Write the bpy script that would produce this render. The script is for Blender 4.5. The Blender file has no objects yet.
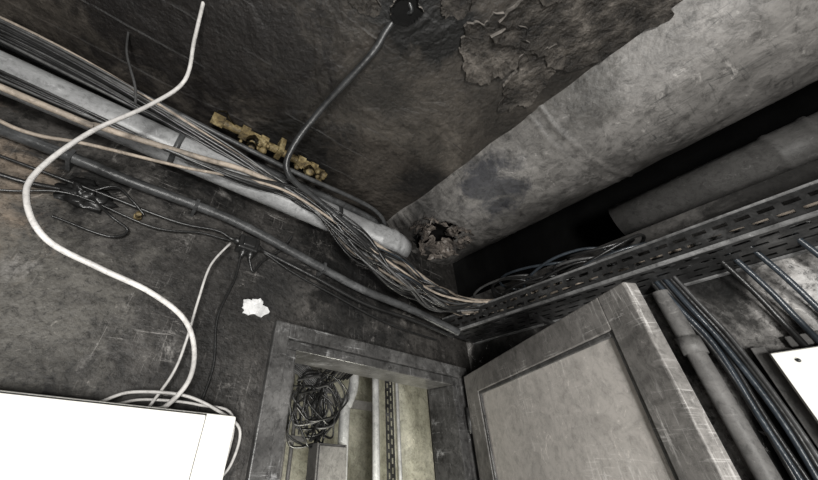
import bpy, math, random
from mathutils import Vector, Matrix, noise
random.seed(7)
S=bpy.context.scene
# ---------------------------------------------------------------- materials
def soot(name,stops,scale=3.0,rough=.75,bump=.3,bscale=40,scratch=None,scr_amt=.5,scr_scale=9,metal=0,stretch=(1,1,1),detail=9,grit=.55,gscale=45,blobs=(),spec=.3,streak=None,st_amt=.64,mid=.4,boards=0):
    m=bpy.data.materials.new(name);m.use_nodes=True;nt=m.node_tree;N=nt.nodes;Lk=nt.links
    b=N['Principled BSDF'];b.inputs['Roughness'].default_value=rough;b.inputs['Metallic'].default_value=metal
    b.inputs['Specular IOR Level'].default_value=spec
    tc=N.new('ShaderNodeTexCoord');mp=N.new('ShaderNodeMapping');mp.inputs['Scale'].default_value=stretch
    Lk.new(tc.outputs['Object'],mp.inputs[0])
    def nz(sc,det=8,ro=.65,dist=.4,vec=None):
        n=N.new('ShaderNodeTexNoise');n.inputs['Scale'].default_value=sc;n.inputs['Detail'].default_value=det;n.inputs['Roughness'].default_value=ro
        n.inputs['Distortion'].default_value=dist;Lk.new(vec or mp.outputs[0],n.inputs['Vector']);return n
    def mix(f,a,c,mode='MIX'):
        x=N.new('ShaderNodeMixRGB');x.blend_type=mode
        for i,s in enumerate((f,a,c)):
            if hasattr(s,'links'): Lk.new(s,x.inputs[i])
            elif isinstance(s,(int,float)): x.inputs[i].default_value=s
            else: x.inputs[i].default_value=(*s,1)
        return x.outputs[0]
    def ramp(s,stops):
        r=N.new('ShaderNodeValToRGB');Lk.new(s,r.inputs[0]);e=r.color_ramp.elements
        while len(e)<len(stops): e.new(.5)
        for i,(p,c) in enumerate(stops):
            e[i].position=p;e[i].color=(*(c if hasattr(c,'__len__') else (c,c,c)),1)
        return r.outputs[0]
    def mth(op,a,c,d=None):
        x=N.new('ShaderNodeMath');x.operation=op
        for i,s in enumerate((a,c,d)):
            if s is None: continue
            if hasattr(s,'links'): Lk.new(s,x.inputs[i])
            else: x.inputs[i].default_value=s
        return x.outputs[0]
    n=nz(scale,detail);col=ramp(n.outputs['Fac'],stops)
    for (c,rad,bc,amt) in blobs:
        vd=N.new('ShaderNodeVectorMath');vd.operation='DISTANCE';Lk.new(tc.outputs['Object'],vd.inputs[0]);vd.inputs[1].default_value=c
        nn=nz(7+2*rad,8,.7,.8)
        t=mth('DIVIDE',vd.outputs['Value'],rad);t=mth('SUBTRACT',1.0,t);t=mth('MULTIPLY_ADD',mth('SUBTRACT',nn.outputs['Fac'],.5),3.0,t)
        r=ramp(t,[(.0,0.),(.5,1.)]);r=mth('MULTIPLY',r,amt)
        col=mix(r,col,bc)
    if scratch:
        n2=nz(scr_scale,12,.8,1.5);col=mix(ramp(n2.outputs['Fac'],[(scr_amt,0.),(scr_amt+.05,1.)]),col,scratch)
    if mid:
        nm=nz(11,10,.75,1.2,tc.outputs['Object']);col=mix(mid,col,ramp(nm.outputs['Fac'],[(.4,.2),(.54,1.)]),'MULTIPLY')
    if streak:
        # thin irregular scratches, broken up by a patch mask
        pm=ramp(nz(4.5,5,.6,.5,tc.outputs['Object']).outputs['Fac'],[(.48,0.),(.62,1.)])
        for q,(rot,sc) in enumerate((((.5,.7,.3),(90,5,5)),((-.4,.2,1.1),(5,80,6)),((.9,-.5,.2),(6,7,95)))):
            m2=N.new('ShaderNodeMapping');m2.inputs['Rotation'].default_value=rot;m2.inputs['Scale'].default_value=sc;m2.inputs['Location'].default_value=(q,q,q)
            Lk.new(tc.outputs['Object'],m2.inputs[0])
            ns=nz(1.0,8,.75,1.2,m2.outputs[0]);col=mix(mth('MULTIPLY',mth('MULTIPLY',ramp(ns.outputs['Fac'],[(st_amt-.02,0.),(st_amt+.05,1.)]),pm),.8),col,streak)
    n3=nz(bscale,6,.6,0,tc.outputs['Object']);h=n3.outputs['Fac']
    if grit:
        n4=nz(gscale,10,.8,.6,tc.outputs['Object'])
        col=mix(grit,col,ramp(n4.outputs['Fac'],[(.38,.08),(.5,.85),(.62,1.)]),'MULTIPLY')
        n5=nz(gscale*.45,10,.75,2.0,tc.outputs['Object'])
        col=mix(mth('MULTIPLY',ramp(n5.outputs['Fac'],[(.59,0.),(.66,1.)]),grit*.9),col,mix(.7,col,mix(1,col,(3.2,3.2,3.2),'MULTIPLY')))
    if boards:
        sx=N.new('ShaderNodeSeparateXYZ');Lk.new(mix(.05,tc.outputs['Object'],n.outputs['Color'],'ADD'),sx.inputs[0])
        fr=mth('FRACT',mth('MULTIPLY',sx.outputs['Y'],6.5),0.);ln=ramp(fr,[(0.,0.),(.05,1.)])
        mask=mth('MULTIPLY',ramp(nz(2.1,4).outputs['Fac'],[(.5,0.),(.64,1.)]),boards)
        col=mix(mask,col,ln,'MULTIPLY');h=mth('MULTIPLY_ADD',mth('MULTIPLY',ln,mask),2.0,h)
    h=mth('MULTIPLY_ADD',n.outputs['Fac'],2.0,h)
    bp=N.new('ShaderNodeBump');bp.inputs['Strength'].default_value=bump;bp.inputs['Distance'].default_value=.02
    Lk.new(h,bp.inputs['Height']);Lk.new(bp.outputs[0],b.inputs['Normal'])
    Lk.new(col,b.inputs['Base Color'])
    return m
def g(v,w=0): return (v*(1+w),v,v*(1-w))
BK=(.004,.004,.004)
M={}
M['wall']=soot('sooty_plaster',[(.32,g(.01,.07)),(.48,g(.032,.07)),(.6,g(.075,.07)),(.78,g(.19,.09))],scale=2.4,rough=.55,bump=.35,scratch=g(.3,.07),scr_amt=.63,scr_scale=13,streak=g(.25,.05),st_amt=.6,grit=.8,
   blobs=[((-.55,0,2.18),.28,(.25,.2,.155),.7),((-.3,0,1.95),.35,(.125,.118,.105),.6),((-.25,0,2.32),.16,BK,.9),((.9,0,2.5),.5,BK,.9),((.0,0,2.7),.35,BK,.9),((-1,0,2.65),.5,BK,.9),((.45,0,2.25),.2,(.02,.02,.02),.6),((.9,0,2.1),.3,(.015,.015,.015),.6)])
M['wallB']=soot('scuffed_white_plaster',[(.4,g(.006,.05)),(.5,g(.04,.05)),(.6,g(.3,.04)),(.74,g(.6,.02))],scale=4.5,rough=.7,bump=.25,scratch=g(.7,.02),scr_amt=.6,scr_scale=12,stretch=(1,1,.6),grit=.9)
M['ledge']=soot('sooty_ledge',[(.3,g(.03,.05)),(.6,g(.09,.05)),(.8,g(.15,.05))],scale=3,rough=.7,bump=.15,blobs=[((1.6,-1.6,2.4),.6,BK,.7)])
M['black']=soot('soot_and_hole_black',[(.3,g(.003)),(.7,g(.008))],scale=4,rough=.95,bump=.2,spec=.05,grit=0,mid=0)
M['ceil']=soot('burnt_concrete',[(.32,g(.006,.12)),(.47,g(.02,.14)),(.6,g(.043,.15)),(.78,g(.1,.14))],scale=2.2,rough=.5,bump=.4,bscale=55,scratch=g(.14,.13),scr_amt=.69,scr_scale=16,grit=.55,gscale=35,mid=.35,boards=.7,spec=.35,
   blobs=[((-.2,-.5,2.78),.55,(.007,.006,.006),.85),((.55,-.95,2.78),.13,BK,1.),((.38,-.9,2.78),.14,BK,1.),((.35,-.2,2.78),.25,(.008,.008,.008),.8),((.98,-.35,2.78),.15,(.01,.01,.01),.7)])
M['peel']=soot('peeling_render',[(.34,g(.008,.13)),(.48,g(.032,.14)),(.58,g(.075,.13)),(.75,g(.19,.11))],scale=7,rough=.5,bump=.9,bscale=45,grit=.8,gscale=30)
M['lip']=soot('broken_render_edge',[(.3,g(.07,.1)),(.7,g(.27,.09))],scale=15,rough=.7,bump=.4)
M['duct']=soot('duct_wrap',[(.3,g(.045,.05)),(.42,g(.1,.05)),(.56,g(.165,.05)),(.75,g(.25,.05))],scale=1.8,rough=.45,bump=.3,bscale=25,scratch=g(.035),scr_amt=.62,scr_scale=9,grit=.6,gscale=24,streak=g(.035),st_amt=.58,mid=.4,
   blobs=[((1.16,-.62,2.68),.17,(.018,.02,.028),.8),((1.25,-.12,2.65),.27,(.012,.011,.01),.9),((1.6,-.3,2.7),.22,(.02,.02,.019),.7),((1.62,-.75,2.72),.22,(.03,.028,.025),.7),((1.64,-1.15,2.74),.24,(.035,.033,.03),.7),((1.0,-1.1,2.75),.2,(.04,.038,.034),.6),((1.05,-.3,2.75),.15,(.02,.02,.02),.6)])
M['pipe']=soot('grey_pvc',[(.3,g(.16,-.01)),(.5,g(.29,-.01)),(.8,g(.43,-.01))],scale=5,rough=.35,bump=.06,scratch=g(.04),scr_amt=.63,stretch=(.5,1,1),grit=.45,mid=.2)
M['pipe2']=soot('grey_cast_pipe',[(.3,g(.09,.03)),(.6,g(.15,.03)),(.8,g(.21,.03))],scale=4,rough=.5,bump=.1,grit=.45,mid=.25)
M['dpipe']=soot('dark_conduit',[(.3,g(.022,-.02)),(.55,g(.062,-.02)),(.8,g(.16,-.02))],scale=6,rough=.35,bump=.15,grit=.5,mid=.25)
M['tan']=soot('tan_rope_cable',[(.3,g(.16,.15)),(.55,g(.28,.18)),(.8,g(.4,.17))],scale=12,rough=.6,bump=.2,grit=.5,mid=.25)
M['cblack']=soot('black_cable',[(.3,g(.007)),(.7,g(.02))],scale=14,rough=.33,bump=.1,spec=.5,grit=.3,mid=0)
M['cgrey']=soot('grey_cable',[(.3,g(.025,0)),(.7,g(.09,0))],scale=14,rough=.35,bump=.1,grit=.4,spec=.5,mid=0)
M['hose']=soot('charred_hose',[(.3,g(.014,-.03)),(.7,g(.045,-.03))],scale=10,rough=.32,bump=.1,grit=.4,spec=.5,mid=.3)
M['cbrown']=soot('brown_cable',[(.3,g(.05,.22)),(.7,g(.15,.18))],scale=14,rough=.5,bump=.1)
M['cwhite']=soot('white_cable',[(.3,g(.36,.03)),(.7,g(.58,.03))],scale=8,rough=.4,bump=.03,grit=.35,mid=.15)
M['cblue']=soot('slate_cable',[(.3,(.012,.016,.02)),(.7,(.035,.043,.053))],scale=14,rough=.3,bump=.1,spec=.6,grit=.2,mid=0)
M['door']=soot('grey_painted_door',[(.3,g(.07,.05)),(.5,g(.145,.05)),(.8,g(.25,.05))],scale=3,rough=.35,bump=.05,scratch=g(.34,.04),scr_amt=.63,scr_scale=10,grit=.45,streak=g(.42,.03),st_amt=.58,mid=.4)
M['panel']=soot('door_panel_paint',[(.3,g(.32,.06)),(.5,g(.46,.06)),(.8,g(.57,.06))],scale=2.5,rough=.35,bump=.04,scratch=g(.66,.04),scr_amt=.62,scr_scale=6,stretch=(1,1,.5),grit=.3,streak=g(.72,.04),st_amt=.58,mid=.25)
M['frame']=soot('sooty_door_frame',[(.3,g(.025,.02)),(.5,g(.07,.02)),(.75,g(.17,.02))],scale=5,rough=.3,bump=.1,scratch=g(.36),scr_amt=.62,scr_scale=12,grit=.6,streak=g(.34),st_amt=.6)
M['tray']=soot('galvanised_steel',[(.3,g(.012)),(.55,g(.045)),(.8,g(.16))],scale=7,rough=.4,bump=.06,metal=.3,grit=.6)
M['rim']=soot('worn_steel_rim',[(.3,g(.08)),(.6,g(.25)),(.8,g(.45))],scale=9,rough=.4,bump=.05,metal=.2)
M['white']=soot('cream_enamel',[(.3,(.74,.73,.68)),(.8,(.84,.83,.79))],scale=2,rough=.5,bump=.01,grit=.08,mid=.06)
M['brass']=soot('charred_brass',[(.36,(.025,.018,.01)),(.5,(.16,.12,.055)),(.7,(.4,.33,.18))],scale=18,rough=.55,bump=.3,grit=.65,mid=.5)
M['paint']=soot('white_paint_chip',[(.3,g(.6)),(.8,g(.75))],scale=3,rough=.6,bump=.05,grit=.3)
M['wall2']=soot('cream_plaster',[(.3,(.16,.15,.11)),(.5,(.46,.45,.37)),(.75,(.72,.7,.6))],scale=2.5,rough=.7,bump=.1,scratch=(.14,.07,.03),scr_amt=.66,scr_scale=5,grit=.4)
M['floor']=soot('concrete_floor',[(.3,g(.05,.05)),(.7,g(.16,.05))],scale=3,rough=.8,bump=.2)
M['char']=soot('charred_insulation',[(.34,g(.015)),(.46,(.06,.05,.043)),(.58,(.17,.145,.125)),(.7,g(.36,.04))],scale=14,rough=.7,bump=.4,grit=.55,mid=.35)
# ---------------------------------------------------------------- mesh builder
def catmull(pts,k=8):
    P=[Vector(p) for p in pts]
    if len(P)<3: return P
    P=[2*P[0]-P[1]]+P+[2*P[-1]-P[-2]];out=[]
    for i in range(1,len(P)-2):
        a,b,c,d=P[i-1:i+3]
        for j in range(k):
            t=j/k
            out.append(.5*((2*b)+(c-a)*t+(2*a-5*b+4*c-d)*t*t+(3*b-a-3*c+d)*t**3))
    out.append(P[-2]);return out
class MB:
    def __init__(s): s.v=[];s.f=[];s.m=[];s.sm=[]
    def add(s,vs,fs,m=0,smooth=False):
        o=len(s.v);s.v+= [tuple(v) for v in vs];s.f+=[tuple(i+o for i in f) for f in fs];s.m+=[m]*len(fs);s.sm+=[smooth]*len(fs)
    def box(s,a,b,m=0,T=None):
        x0,y0,z0=a;x1,y1,z1=b
        vs=[Vector(p) for p in ((x0,y0,z0),(x1,y0,z0),(x1,y1,z0),(x0,y1,z0),(x0,y0,z1),(x1,y0,z1),(x1,y1,z1),(x0,y1,z1))]
        if T: vs=[T@v for v in vs]
        s.add(vs,[(0,3,2,1),(4,5,6,7),(0,1,5,4),(1,2,6,5),(2,3,7,6),(3,0,4,7)],m)
    def tube(s,pts,r,m=0,n=8,k=8,cap=True,rf=None):
        P=catmull(pts,k);vs=[];fs=[]
        t=(P[1]-P[0]).normalized();u=t.orthogonal().normalized()
        for i,p in enumerate(P):
            tt=(P[min(i+1,len(P)-1)]-P[max(i-1,0)]).normalized()
            u=(u-tt*u.dot(tt)).normalized();w=tt.cross(u)
            rr=rf(i/(len(P)-1)) if rf else r
            for j in range(n):
                a=2*math.pi*j/n;vs.append(p+(u*math.cos(a)+w*math.sin(a))*rr)
        for i in range(len(P)-1):
            for j in range(n):
                fs.append((i*n+j,i*n+(j+1)%n,(i+1)*n+(j+1)%n,(i+1)*n+j))
        s.add(vs,fs,m,True)
        if cap:
            s.add(vs[:n],[tuple(range(n))[::-1]],m);s.add(vs[-n:],[tuple(range(n))],m)
    def lathe(s,p0,p1,prof,m=0,n=20,sm=True):
        p0,p1=Vector(p0),Vector(p1);t=(p1-p0).normalized();u=t.orthogonal().normalized();w=t.cross(u);vs=[];fs=[]
        for d,r in prof:
            for j in range(n):
                a=2*math.pi*j/n;vs.append(p0+t*d+(u*math.cos(a)+w*math.sin(a))*r)
        for i in range(len(prof)-1):
            for j in range(n): fs.append((i*n+j,i*n+(j+1)%n,(i+1)*n+(j+1)%n,(i+1)*n+j))
        s.add(vs,fs,m,sm)
    def perf(s,org,U,V,L,W,rows,pitch,sl,sw,m=0,stag=True):
        org,U,V=Vector(org),Vector(U),Vector(V)
        def quad(a,b,c,d):
            s.add([org+U*a+V*c,org+U*b+V*c,org+U*b+V*d,org+U*a+V*d],[(0,1,2,3)],m)
        gap=(W-rows*sw)/(rows+1);y=0
        for r in range(rows):
            quad(0,L,y,y+gap);y+=gap
            off=pitch/2 if (stag and r%2) else 0
            x=0;nx=off+(pitch-sl)
            while x<L:
                quad(x,min(nx,L),y,y+sw);x=nx+sl;nx=x+(pitch-sl)
            y+=sw
        quad(0,L,y,W)
    def build(s,name,mats,parent=None,bevel=0,solid=0):
        me=bpy.data.meshes.new(name);me.from_pydata(s.v,[],s.f)
        for k in mats: me.materials.append(M[k])
        me.polygons.foreach_set('material_index',s.m);me.polygons.foreach_set('use_smooth',s.sm);me.update()
        o=bpy.data.objects.new(name,me);S.collection.objects.link(o)
        if parent: o.parent=parent
        if solid:
            q=o.modifiers.new('s','SOLIDIFY');q.thickness=solid;q.offset=0
        if bevel:
            q=o.modifiers.new('b','BEVEL');q.width=bevel;q.segments=2;q.limit_method='ANGLE'
        return o
def empty(name):
    e=bpy.data.objects.new(name,None);S.collection.objects.link(e);return e
# ---------------------------------------------------------------- shell
ZC=2.78
b=MB();b.box((-2.5,-5,-.05),(2.4,3,0));b.build('floor',['floor'])
b=MB();b.box((-2.5,0,0),(.52,.2,ZC+.1));b.box((.52,0,2.0),(1.46,.2,ZC+.1));b.box((1.46,0,0),(1.6,.2,ZC+.1))
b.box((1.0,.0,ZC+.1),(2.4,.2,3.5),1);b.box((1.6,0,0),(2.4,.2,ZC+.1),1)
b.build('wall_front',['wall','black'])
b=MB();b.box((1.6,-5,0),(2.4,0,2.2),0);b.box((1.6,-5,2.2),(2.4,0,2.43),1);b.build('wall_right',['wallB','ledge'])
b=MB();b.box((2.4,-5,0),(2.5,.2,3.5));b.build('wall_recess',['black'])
b=MB();b.box((-2.6,-5,0),(-2.5,.2,ZC+.1));b.build('wall_left',['wall'])
b=MB();nx,ny=110,150
vs=[];fs=[]
for j in range(ny+1):
    for i in range(nx+1):
        x=-2.5+3.6*i/nx;y=-5+5.0*j/ny
        z=ZC+.012*noise.noise(Vector((x*1.5,y*1.5,0)))+.006*noise.noise(Vector((x*6,y*6,3)))
        vs.append((x,y,z))
for j in range(ny):
    for i in range(nx):
        a=j*(nx+1)+i;fs.append((a,a+nx+1,a+nx+2,a+1))
b.add(vs,fs,0,True);b.box((-2.5,-5,ZC+.05),(1.1,.2,ZC+.15));b.build('ceiling',['ceil'])
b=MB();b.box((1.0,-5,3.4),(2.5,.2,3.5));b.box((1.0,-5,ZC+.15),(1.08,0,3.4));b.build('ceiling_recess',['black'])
# ---------------------------------------------------------------- peeled render
def flake(mb,cx,cy,rx,ry,seed,th,rot=0,n=110,z0=ZC,mi=0,ml=1):
    top=[];bot=[];inn=[];core=[]
    for i in range(n):
        a=2*math.pi*i/n
        k=1+.38*noise.noise(Vector((math.cos(a)*1.6+seed,math.sin(a)*1.6,seed)))+.16*noise.noise(Vector((math.cos(a)*5,math.sin(a)*5+seed,seed)))+.07*noise.noise(Vector((math.cos(a)*14,math.sin(a)*14+seed,seed)))
        x=rx*k*math.cos(a);y=ry*k*math.sin(a)
        X=cx+x*math.cos(rot)-y*math.sin(rot);Y=cy+x*math.sin(rot)+y*math.cos(rot)
        curl=.022*abs(noise.noise(Vector((X*7,Y*7,seed))))
        top.append((X,Y,z0+.01));bot.append((X,Y,z0-th-curl));inn.append((cx+(X-cx)*.93,cy+(Y-cy)*.93,z0-th-curl*.4));core.append((cx+(X-cx)*.8,cy+(Y-cy)*.8,z0-th*.6))
    vs=top+bot+inn+core
    mb.add(vs,[(i,n+i,n+(i+1)%n,(i+1)%n) for i in range(n)],ml)
    mb.add(vs,[(n+i,2*n+i,2*n+(i+1)%n,n+(i+1)%n) for i in range(n)]+[(2*n+i,3*n+i,3*n+(i+1)%n,2*n+(i+1)%n) for i in range(n)]+[tuple(range(3*n,4*n))],mi)
b=MB()
flake(b,.84,-1.27,.27,.16,1.3,.010,rot=-.9)
flake(b,.69,-1.0,.13,.10,4.1,.009,rot=.3)
flake(b,.88,-1.02,.08,.13,7.7,.008,rot=-.5)
flake(b,.62,-1.38,.18,.2,9.2,.008)
flake(b,.47,-1.05,.05,.07,2.9,.006)
flake(b,.22,-.88,.06,.05,5.5,.005)
flake(b,.36,-.92,.045,.05,8.8,.012,mi=2)  # black flake painted in as the dark of a ceiling hole
b.build('peeling_ceiling_render',['peel','lip','black'])
# ---------------------------------------------------------------- wrapped duct
dc=Vector((1.37,0,3.08));dr=.45
me=MB();vs=[];fs=[];na=120;hc=Vector((1.26,-.20,2.65))
def duct_r(y,a):
    r=dr+.007*noise.noise(Vector((y*3,math.cos(a)*2,math.sin(a)*2)))+.004*noise.noise(Vector((y*9,math.cos(a)*7,math.sin(a)*7)))
    for s,h in ((-.42,.002),(-.95,.003),(-1.0,.005),(-1.7,.004),(-2.5,.004)):
        d=abs(y-s-.03*math.sin(a*2)-.01*noise.noise(Vector((a*3,s,0))));r+=h*max(0,1-d/.012)
    return r
ys=[-5+ (3.4)*i/70 for i in range(70)]+[-1.6+1.6*i/260 for i in range(261)]
for y in ys:
    for i in range(na):
        a=2*math.pi*i/na;r=duct_r(y,a)
        vs.append((dc.x+r*math.cos(a),y,dc.z+r*math.sin(a)))
for j in range(len(ys)-1):
    for i in range(na):
        q=(j*na+i,j*na+(i+1)%na,(j+1)*na+(i+1)%na,(j+1)*na+i)
        c=sum((Vector(vs[k]) for k in q),Vector())/4
        rr=.12+.10*noise.noise(c*13)+.04*noise.noise(c*40)
        if (c-hc).length<rr: continue
        fs.append(q)
me.add(vs,fs,0,True);duct=me.build('wrapped_duct',['duct'],solid=.005)
b=MB();b.lathe((dc.x,-5,dc.z),(dc.x,0,dc.z),[(0,.38),(5,.38)],n=48);b.build('duct_core',['black'],parent=duct)  # black inner cylinder keeps the torn opening dark
b=MB()
for k in range(60):
    a=random.uniform(0,2*math.pi);d=random.uniform(.08,.15)
    p=hc+Vector((d*math.cos(a),d*math.sin(a)*1.1,0));p.z=dc.z-math.sqrt(max(0,(dr-.002)**2-(p.x-dc.x)**2))
    if p.y>-.03: continue
    n=5;sz=random.uniform(.03,.09);g0=[]
    ax=Vector((math.cos(a),math.sin(a),-.1-random.uniform(0,.9))).normalized();bx=Vector((-math.sin(a),math.cos(a),random.uniform(-.3,.3))).normalized()
    for i in range(n+1):
        for j in range(n+1):
            u=(i/n-.5)*sz*(1-.75*j/n);v=(j/n-.2)*sz*1.2
            q=p+bx*u-ax*v*(1 if k%3 else -.4)
            q+=Vector((noise.noise(q*40),noise.noise(q*40+Vector((5,5,5))),noise.noise(q*40+Vector((9,1,3)))-.35))*.02
            g0.append(q)
    b.add(g0,[(i*(n+1)+j,(i+1)*(n+1)+j,(i+1)*(n+1)+j+1,i*(n+1)+j+1) for i in range(n) for j in range(n)])
b.build('torn_insulation',['char'],parent=duct,solid=.0015)
# ---------------------------------------------------------------- second pipe with coupling
b=MB();p0=(1.9,-.85,2.665)
b.lathe(p0,(1.9,-5,2.665),[(0,0),(0,.085),(.0,.09),(.57,.09),(.575,.096),(.59,.098),(.60,.094),(.68,.094),(.69,.099),(.705,.098),(.71,.09),(4.15,.09)],n=40)
for y in (-1.5,-2.6,-4): b.box((1.88,y-.03,2.431),(1.92,y+.03,2.585))
b.build('drain_pipe',['pipe2'])
# ---------------------------------------------------------------- soil pipe
b=MB();b.lathe((-2.4,-.12,2.53),(1.05,-.12,2.527),[(0,.062),(2.5,.062),(3.25,.066),(3.255,.072),(3.27,.075),(3.33,.075),(3.34,.08),(3.36,.08),(3.37,.074),(3.39,.074),(3.45,.06),(3.45,0)],n=36)
for x in (-.75,-.1,.6): b.lathe((x,-.12,2.53),(x+.02,-.12,2.53),[(0,.062),(0,.068),(.02,.068),(.02,.062)],m=1,n=36);b.box((x,-.12,2.594),(x+.02,-.001,2.604),1)
b.build('soil_pipe',['pipe','dpipe'])
b=MB()
for i,(y,z,r) in enumerate([(-.06,2.70,.022),(-.045,2.645,.016),(-.19,2.64,.010)]):
    b.tube([(-2.4,y,z),(-1,y-.005,z+.01),(-.3,y,z),(.3,y-.005,z-.02),(.8,y,z-.01),(1.0,-.05,z-.03)],r,n=12)
b.build('heating_pipes',['dpipe'])
b=MB();b.tube([(-2.4,-.05,2.40),(-.53,-.05,2.38),(-.2,-.05,2.37),(.18,-.05,2.37),(.5,-.05,2.32),(.82,-.06,2.26),(1.1,-.09,2.225),(1.34,-.16,2.15)],.018,n=14)
for x,z in ((-.35,2.375),(.05,2.37),(.62,2.30)):
    b.box((x-.006,-.07,z-.02),(x+.006,-.001,z+.02))
b.build('conduit',['dpipe'])
b=MB();b.tube([(-2.4,-.2,2.42),(-.53,-.2,2.41),(-.29,-.2,2.42),(-.01,-.2,2.47),(.17,-.2,2.505),(.44,-.2,2.50),(.7,-.2,2.445),(.94,-.2,2.39),(1.27,-.22,2.30),(1.45,-.4,2.27),(1.48,-.8,2.26),(1.5,-2,2.26)],.010,n=10)
b.tube([(-1.4,-.2,2.33),(-.6,-.2,2.31),(-.42,-.2,2.30),(-.29,-.2,2.34),(-.04,-.2,2.40),(.15,-.2,2.46),(.34,-.22,2.475),(.6,-.22,2.42),(.9,-.22,2.33),(1.2,-.25,2.26),(1.42,-.5,2.25),(1.45,-1.5,2.23)],.0055,n=8)
b.build('tan_cable',['tan'])
# ---------------------------------------------------------------- cable bundle
b=MB()
mats=['cblack','cgrey','cbrown','cblue','tan']
for k in range(48):
    r=random.choice([.004,.005,.006,.008]);m=random.choices(range(5),[13,5,3,2,3.2])[0]
    if k%2==0 and m in (2,4) and k>6: m=random.choice([0,0,1])
    if m==4: r=min(r,.006)
    o=lambda s:random.uniform(-s,s)
    z0=random.choice([2.45,2.62,2.64,2.60]);y0=-.19+o(.02)
    pts=[(-2.4,y0,z0+o(.01)),(-1,y0,z0+o(.01)),(-.45,y0+o(.01),z0+o(.01)),(.1,-.19+o(.02),(z0*.6+2.47*.4)+o(.015)),(.42,-.2+o(.02),2.49+o(.03)),
         (.7,-.19+o(.04),2.40+o(.065)),(.95,-.18+o(.05),2.33+o(.08)),(1.18,-.18+o(.05),2.27+o(.05)),(1.36,-.24+o(.05),2.25+o(.02)),
         (1.46+o(.04),-.42+o(.05),2.25+o(.02)),(1.48+o(.06),-.7+o(.05),2.24+abs(o(.05))),(1.48+o(.07),-1.1,2.2+abs(o(.02))),(1.48+o(.07),-2,2.2),(1.48+o(.06),-3,2.2)]
    if k%2: pts=pts[4:] if k%4==1 else [(.35+o(.1),-.1,2.62),(.4,-.2,2.54)]+pts[5:]
    b.tube(pts,r,m=m,n=7,k=7)
for k in range(15):
    cy=random.uniform(-.85,-.35);cx=1.47;R0=random.uniform(.07,.14);zz=2.25+.007*k;ti=random.uniform(-.03,.04)
    b.tube([(cx+.07*math.cos(a)*1.2,cy+R0*math.sin(a)*1.5,zz+ti*math.sin(a*1.5+k)) for a in [i*math.pi/5 for i in range(11)]],.006,m=[0,0,0,1,3][k%5],n=7,k=5)
b.build('cable_bundle',mats)
# ---------------------------------------------------------------- perforated tray
b=MB();xa,xb,zb,zt=1.36,1.585,2.17,2.245
b.perf((xa,-.06,zb),(0,-1,0),(1,0,0),3.5,xb-xa,4,.06,.04,.017)
b.perf((xa,-.06,zb),(0,-1,0),(0,0,1),3.5,zt-zb,2,.05,.034,.012)
b.perf((xb,-.06,zb),(0,-1,0),(0,0,1),3.5,zt-zb,2,.05,.034,.012)
b.box((xa-.006,-3.56,zt),(xa+.012,-.06,zt+.005),1);b.box((xa-.004,-3.56,zb-.005),(xa+.004,-.06,zb+.004),1)
b.box((xb-.01,-3.56,zb-.008),(xb+.003,-.06,zb-.003),1)
tray=b.build('cable_tray',['tray','rim'],solid=.002)
b=MB()
for y in (-.5,-1.45,-2.2): b.box((xa+.05,y-.01,zb-.025),(1.6,y+.01,zb-.009))
b.build('brackets',['tray'],parent=tray)
# ---------------------------------------------------------------- door frame
b=MB()
b.box((.46,-.025,0),(.52,.2,2.04));b.box((.5205,-.012,0),(.565,.16,1.95))
b.box((.5205,-.025,1.9855),(1.4695,.2,2.04));b.box((.5205,-.012,1.9505),(1.4695,.16,1.985))
b.box((1.47,-.025,0),(1.53,.2,2.04));b.box((1.425,-.012,0),(1.4695,.16,1.95))
b.build('trim_1',['frame'],bevel=.004)
# ---------------------------------------------------------------- open door
hx,hy=1.44,-.07;ex,ey=.935,-.975
L=math.hypot(ex-hx,ey-hy);ang=math.atan2(ey-hy,ex-hx)
T=Matrix.Translation((hx,hy,0))@Matrix.Rotation(ang,4,'Z')
H=1.98;th=.035
door=empty('door_1')
b=MB();sl=.13;sr=.09;tr=.085
b.box((0,0,0.01),(sl,th,H),0,T);b.box((L-sr,0,.01),(L,th,H),0,T);b.box((sl,0,H-tr),(L-sr,th,H),0,T)
b.box((sl,0,.01),(L-sr,th,.2),0,T);b.box((sl,0,.95),(L-sr,th,1.07),0,T)
b.build('stiles_and_rails',['door'],parent=door,bevel=.003)
b=MB()
for z0,z1 in ((.2,.95),(1.07,H-tr)):
    b.box((sl-.005,.012,z0-.005),(L-sr+.005,th-.012,z1+.005),0,T)
b.build('panels',['panel'],parent=door)
b=MB();w=.013
for z0,z1 in ((.2,.95),(1.07,H-tr)):
    for y0,y1 in ((.004,.012),(th-.012,th-.004)):
        b.box((sl,y0,z0),(sl+w,y1,z1),0,T);b.box((L-sr-w,y0,z0),(L-sr,y1,z1),0,T)
        b.box((sl+w,y0,z0),(L-sr-w,y1,z0+w),0,T);b.box((sl+w,y0,z1-w),(L-sr-w,y1,z1),0,T)
b.build('panel_moulding',['frame'],parent=door,bevel=.003)
b=MB()
for z in (.3,1.0,1.75): b.lathe((hx+.01,hy+.01,z),(hx+.01,hy+.01,z+.1),[(0,0),(0,.011),(.1,.011),(.1,0)],n=12)
b.build('hinges',['tray'],parent=door)
# ---------------------------------------------------------------- cabinet left
box=empty('electrical_cabinet')
b=MB();b.box((-.9,-.185,1.0),(.335,-.001,1.705));b.build('cabinet_body',['white'],parent=box,bevel=.006)
b=MB();b.box((-.88,-.21,1.02),(.25,-.1875,1.698));b.build('cabinet_door',['white'],parent=box,bevel=.004)
b=MB();b.box((-.88,-.1874,1.015),(.256,-.186,1.702));b.lathe((.29,-.186,1.4),(.29,-.2,1.4),[(0,.012),(.01,.012),(.012,0)],n=14);b.build('gasket_and_lock',['tray'],parent=box)
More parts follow.
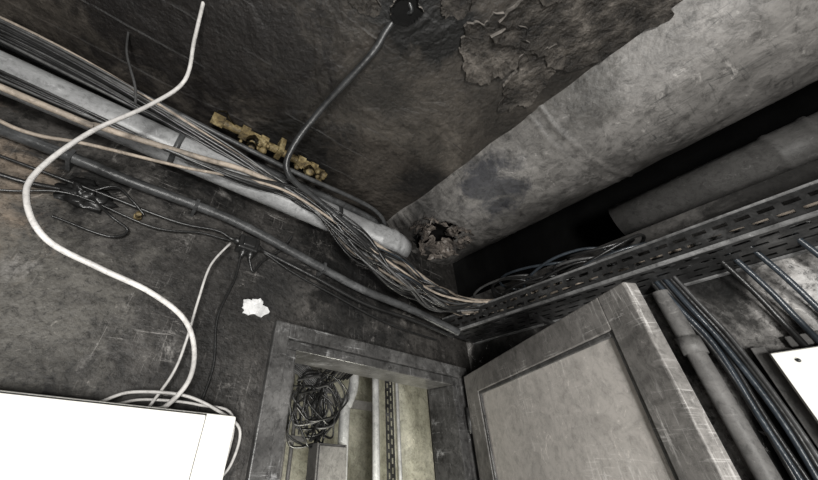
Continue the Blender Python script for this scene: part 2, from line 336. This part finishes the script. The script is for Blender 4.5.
# ---------------------------------------------------------------- right wall things
b=MB();b.tube([(1.52,-.925,2.14),(1.52,-.925,1.2),(1.52,-.925,0)],.026,n=16)
b.lathe((1.52,-.925,1.93),(1.52,-.925,1.98),[(0,.026),(0,.032),(.05,.032),(.05,.026)],n=16)
b.box((1.52,-.94,1.80),(1.6,-.91,1.82));b.build('riser_pipe',['pipe2'])
b=MB()
for k in range(6):
    y=-.965-.013*k;dx=random.uniform(-.01,.01)
    b.tube([(1.5,y+.05,2.2),(1.52+dx,y+.03,2.08),(1.55+dx,y+.005+random.uniform(-.006,.006),1.95),(1.56,y+random.uniform(-.008,.008),1.75),(1.56,y,1.5),(1.56,y,.8),(1.56,y,.05)],random.choice([.006,.007,.008]),m=[0,1,0,1,0,2][k],n=8)
for y in (-1.13,-1.16,-1.21,-1.3):
    b.tube([(1.5,y+.02,2.2),(1.54,y,2.08),(1.57,y-.01,1.98),(1.57,y-.02,1.88)],.008,m=random.choice([0,1]),n=8)
b.build('riser_cables',['cblack','cblue','cgrey'])
b=MB();b.box((1.55,-1.073,.1),(1.599,-1.043,1.93));b.box((1.575,-1.30,1.92),(1.599,-1.12,1.95));b.build('cable_trunking',['pipe2'],bevel=.003)
jb=empty('fuse_box')
b=MB();b.box((1.5,-1.6,1.62),(1.599,-1.075,1.90));b.build('fuse_box_body',['white'],parent=jb,bevel=.005)
b=MB();b.box((1.488,-1.59,1.63),(1.5,-1.08,1.895));b.lathe((1.49,-1.12,1.87),(1.484,-1.12,1.87),[(0,.005),(.006,.005),(.007,0)],m=1,n=10);b.build('fuse_box_cover',['white','tray'],parent=jb,bevel=.003)
# ---------------------------------------------------------------- loose cables
b=MB();b.tube([(.35,-.90,2.80),(.345,-.83,2.775),(.343,-.746,2.745),(.296,-.5,2.67),(.27,-.345,2.575),(.30,-.28,2.51),(.45,-.237,2.49),(.65,-.22,2.43),(.85,-.2,2.34)],.0125,n=12)
b.tube([(.35,-.90,2.80),(.37,-.93,2.77),(.33,-.95,2.79)],.007,n=8)
b.build('hanging_hose',['hose'])
b=MB();b.tube([(-.19,-.557,2.79),(-.165,-.48,2.68),(-.14,-.4,2.57),(-.19,-.35,2.45),(-.26,-.35,2.27),(-.29,-.35,2.11),(-.27,-.35,2.03),(-.20,-.35,1.96),(-.09,-.35,1.93),(.02,-.34,1.91),(.115,-.3,1.88),(.17,-.24,1.83),(.19,-.18,1.77),(.165,-.12,1.715),(.13,-.08,1.71)],.0062,n=10)
b.tube([(.20,-.03,2.25),(.20,-.1,2.235),(.16,-.11,2.13),(.16,-.1,2.01),(.165,-.1,1.89),(.16,-.1,1.8),(.13,-.1,1.71)],.004,n=8)
b.tube([(.02,-.1,1.71),(.08,-.1,1.74),(.2,-.12,1.745),(.3,-.14,1.715),(.38,-.1,1.68),(.39,-.05,1.6),(.35,-.03,1.55)],.004,n=8)
b.tube([(.05,-.08,1.71),(.12,-.08,1.73),(.25,-.1,1.73),(.35,-.12,1.70),(.36,-.06,1.5)],.0035,n=8)
b.build('white_cable',['cwhite'])
b=MB();b.tube([(-.38,-.3,2.79),(-.33,-.32,2.65),(-.25,-.35,2.5),(-.22,-.35,2.43)],.004,n=6);b.build('hanging_wire',['cgrey'])
# ---------------------------------------------------------------- junction box on wall
j=empty('junction_box')
b=MB();b.box((.24,-.055,2.265),(.32,-.001,2.325));b.box((.255,-.065,2.275),(.305,-.05,2.315));b.build('housing',['cblack'],parent=j,bevel=.006)
b=MB()
for a,c in (((.24,-.03,2.30),(.21,-.03,2.30)),((.32,-.03,2.30),(.35,-.03,2.295)),((.27,-.03,2.265),(.265,-.03,2.235)),((.30,-.03,2.265),(.30,-.03,2.235))):
    b.lathe(a,c,[(0,.013),(.012,.013),(.014,.009),(.03,.007)],n=10)
b.tube([(.21,-.03,2.30),(.15,-.035,2.31),(.0,-.03,2.29),(-.3,-.03,2.30),(-1,-.03,2.31),(-2.4,-.03,2.3)],.005,n=7)
b.tube([(.35,-.03,2.295),(.45,-.03,2.28),(.6,-.04,2.25),(.85,-.05,2.20),(1.1,-.08,2.18),(1.34,-.12,2.14)],.009,n=7)
b.tube([(.35,-.03,2.29),(.5,-.02,2.25),(.7,-.02,2.21),(1.0,-.03,2.15),(1.3,-.05,2.13)],.005,n=7)
b.tube([(.265,-.03,2.24),(.27,-.02,2.15),(.25,-.015,2.0),(.28,-.015,1.85),(.27,-.015,1.71)],.004,n=7)
b.tube([(.30,-.03,2.24),(.33,-.02,2.2),(.36,-.02,2.26),(.42,-.03,2.33),(.45,-.05,2.4)],.005,n=7)
b.tube([(-.9,-.02,2.28),(-.5,-.03,2.19),(-.3,-.03,2.26),(-.05,-.03,2.24),(.1,-.03,2.28),(.21,-.03,2.29)],.004,n=7)
b.build('glands_and_leads',['cblack'],parent=j)
o=empty('burnt_outlet')
b=MB();vs=[];fs=[];n1,n2=24,14
for i in range(n2+1):
    for k in range(n1):
        t=math.pi/2*i/n2;a=2*math.pi*k/n1;d=Vector((math.cos(a)*math.sin(t)*1.5,-math.cos(t)*.6,math.sin(a)*math.sin(t)))
        rr=.052*(1+.5*noise.noise(d*2.5)+.25*noise.noise(d*7));vs.append(Vector((-.27,0,2.285))+d*rr)
for i in range(n2):
    for k in range(n1): fs.append((i*n1+k,i*n1+(k+1)%n1,(i+1)*n1+(k+1)%n1,(i+1)*n1+k))
b.add(vs,fs,0,True)
b.tube([(-.33,-.02,2.27),(-.45,-.04,2.24),(-.7,-.03,2.26),(-1.2,-.02,2.25)],.007,m=0,n=7)
b.tube([(-.24,-.03,2.27),(-.17,-.05,2.22),(-.11,-.03,2.20),(-.15,-.03,2.16),(-.3,-.03,2.17)],.004,n=6)
b.tube([(-.25,-.03,2.30),(-.2,-.05,2.33),(-.14,-.05,2.30),(-.09,-.04,2.27)],.004,n=6)
b.build('charred_lump',['cblack'],parent=o)
b=MB();b.lathe((-.105,-.0,2.27),(-.105,-.04,2.27),[(0,.014),(.015,.014),(.015,.01),(.035,.01),(.04,0)],n=6,sm=False);b.build('brass_cap',['brass'],parent=o)
b=MB()
vs=[(.37,-.003,2.07)];n=40
for i in range(n):
    a=2*math.pi*i/n;r=.045*(1+.6*noise.noise(Vector((math.cos(a)*1.5,math.sin(a)*1.5,4)))+.3*noise.noise(Vector((math.cos(a)*5,math.sin(a)*5,8))));vs.append((.37+r*math.cos(a),-.003,2.07+r*.8*math.sin(a)))
b.add(vs,[(0,1+(i+1)%n,1+i) for i in range(n)]);b.build('bare_plaster_patch',['paint'],solid=.004)
# ---------------------------------------------------------------- brass valve
v=empty('gas_valve')
b=MB();b.tube([(-.01,-.16,2.735),(.2,-.17,2.725),(.5,-.17,2.72)],.018,n=14,k=4)
b.lathe((.09,-.17,2.727),(.21,-.17,2.725),[(0,.018),(0,.034),(.035,.034),(.035,.026),(.085,.026),(.085,.034),(.12,.034),(.12,.018)],n=6,sm=False)
b.lathe((.36,-.17,2.722),(.46,-.17,2.72),[(0,.018),(0,.031),(.035,.031),(.035,.023),(.065,.023),(.065,.031),(.1,.031),(.1,.018)],n=6,sm=False)
b.lathe((.15,-.17,2.727),(.15,-.19,2.64),[(0,.022),(.03,.022),(.03,.029),(.055,.029),(.055,.014),(.075,.014),(.075,.022),(.088,.022),(.09,0)],n=10)
b.lathe((.42,-.17,2.722),(.43,-.185,2.66),[(0,.018),(.03,.018),(.03,.025),(.055,.025),(.055,.01),(.065,0)],n=8)
b.lathe((-.03,-.16,2.735),(.02,-.16,2.735),[(0,0),(0,.028),(.05,.028),(.05,.018)],n=6,sm=False)
b.box((.26,-.20,2.70),(.285,-.14,2.79))
b.tube([(.07,-.17,2.74),(.03,-.21,2.72),(.01,-.2,2.76),(-.02,-.17,2.775)],.003,n=6)
b.build('valve_body',['brass'],parent=v,bevel=.001)
b=MB()
for k in range(34):
    x=random.choice([random.uniform(.1,.24),random.uniform(.36,.5)]);p=Vector((x,-.175+random.uniform(-.02,.02),2.69+random.uniform(-.03,.02)))
    r=random.uniform(.006,.018)
    b.lathe(p+Vector((0,0,r)),p-Vector((0,0,r)),[(r*(1-math.cos(t)),r*math.sin(t)*(1+.5*noise.noise(p*30+Vector((t,0,0))))) for t in [i*math.pi/6 for i in range(7)]],n=8)
b.build('hardened_sealant',['brass'],parent=v)
# ---------------------------------------------------------------- second room
b=MB();b.box((.2,2.0,0),(3.4,2.1,2.8));b.box((3.3,.2,0),(3.4,2.0,2.8));b.build('wall_back_room',['wall2'])
b=MB();b.box((.2,.2,2.45),(3.4,2.1,2.55));b.build('ceiling_back_room',['ceil'])
b=MB();b.box((.1,.2,0),(.2,2.1,2.8));b.build('wall_back_room_left',['wall2'])
b=MB();b.box((2.4,.2,-.05),(3.4,3,0));b.build('floor_back_room',['floor'])
b=MB();b.box((1.82,.9,0),(3.3,1.1,2.45));b.build('wall_back_room_pier',['wall2'])
b=MB()
for k in range(26):
    cx=1.15+random.uniform(-.09,.07);cz=1.92+random.uniform(-.06,.03);rx=random.uniform(.03,.13);rz=random.uniform(.08,.22);y=.8+random.uniform(-.05,.05);ph=random.uniform(0,6);tl=random.uniform(-.5,.5)
    b.tube([(cx+rx*math.cos(a+ph)+.03*math.sin(a*3)+tl*.1*math.sin(a+ph),y+.02*math.sin(a*2),cz+rz*math.sin(a+ph)) for a in [i*math.pi/4 for i in range(8)]],.006,m=random.choice([0,0,0,1]),n=6,k=5)
for k in range(9):
    b.tube([(1.1+.03*k,.8,2.0+.01*k),(1.25+.04*k,.82,2.14+.015*k),(1.8,.84,2.26+.01*k),(3.2,.86,2.3+.01*k)],.007,m=random.choice([0,1]),n=6)
    b.tube([(.3,.9,2.12+.012*k),(.9,.86,2.1+.012*k),(1.1+.02*k,.8,1.98)],.006,m=random.choice([0,1]),n=6)
b.build('coiled_cables',['cblack','cgrey'])
b=MB();b.tube([(1.6,.82,2.45),(1.6,.82,0)],.024,n=14);b.tube([(1.45,.9,2.45),(1.47,.9,2.1),(1.42,.9,1.95),(1.40,.9,1.8),(1.40,.9,0)],.035,n=14)
b.tube([(1.78,.8,2.45),(1.78,.8,0)],.012,n=10);b.build('service_pipes',['pipe'])
b=MB();b.perf((1.66,.79,0),(0,0,1),(1,0,0),2.45,.07,2,.05,.03,.014);b.build('perforated_channel',['tray'],solid=.003)
b=MB();b.box((1.13,.75,1.3),(1.33,.85,1.72));b.box((1.14,.74,1.32),(1.32,.7495,1.71));b.build('meter_box',['pipe2'],bevel=.004)
b=MB()
for i in range(5): b.tube([(.3,1.0+.12*i,2.2+.02*i),(1.8,1.0+.12*i,2.2+.02*i)],.014+.008*(i%2),n=10)
for x in (1.02,1.07): b.tube([(x,.95,2.2),(x,.95,.0)],.012,n=10)
b.box((.75,.85,1.72),(1.1,.9,1.75));b.box((.8,1.3,2.0),(3.2,1.34,2.06))
b.build('overhead_pipes',['pipe2'])
# ---------------------------------------------------------------- lights, world, camera
def area(name,loc,tgt,size,power,col=(1,1,1)):
    l=bpy.data.lights.new(name,'AREA');l.size=size;l.energy=power;l.color=col
    o=bpy.data.objects.new(name,l);S.collection.objects.link(o);o.location=loc
    o.rotation_euler=(Vector(tgt)-Vector(loc)).to_track_quat('-Z','Y').to_euler();return o
area('key_light',(-.4,-2.2,1.35),(.5,-.3,2.4),.3,64,(1,.985,.95))  # unseen flash-like main light behind the camera
area('low_fill',(.2,-1.7,.7),(1.2,-.5,2.0),.35,31,(1,.985,.955))  # added low fill, brightens the open door from below
area('cabinet_fill',(-.8,-1.6,1.2),(-.2,-.2,1.6),.5,4,(1,.99,.97))  # added fill aimed at the cabinet front to keep it white
area('back_room_light',(1.35,.42,1.0),(1.5,1.2,2.1),.3,22,(1,.97,.85))
w=bpy.data.worlds.new('World');S.world=w;w.use_nodes=True
w.node_tree.nodes['Background'].inputs[0].default_value=(1,.99,.97,1);w.node_tree.nodes['Background'].inputs[1].default_value=.24
R=Vector((.815,-.5785,.0333));U=Vector((-.3785,-.4879,.7866));F=Vector((.4387,.6537,.6166))
c=bpy.data.cameras.new('camera');co=bpy.data.objects.new('camera',c);S.collection.objects.link(co)
co.matrix_world=Matrix(((R.x,U.x,-F.x,0),(R.y,U.y,-F.y,-1.2),(R.z,U.z,-F.z,1.6),(0,0,0,1)))
c.sensor_width=36;c.lens=36*329.61/818;c.shift_x=(409-354.07)/818;c.shift_y=-(240-212.93)/818;c.clip_start=.02
S.camera=co
S.view_settings.view_transform='Standard'
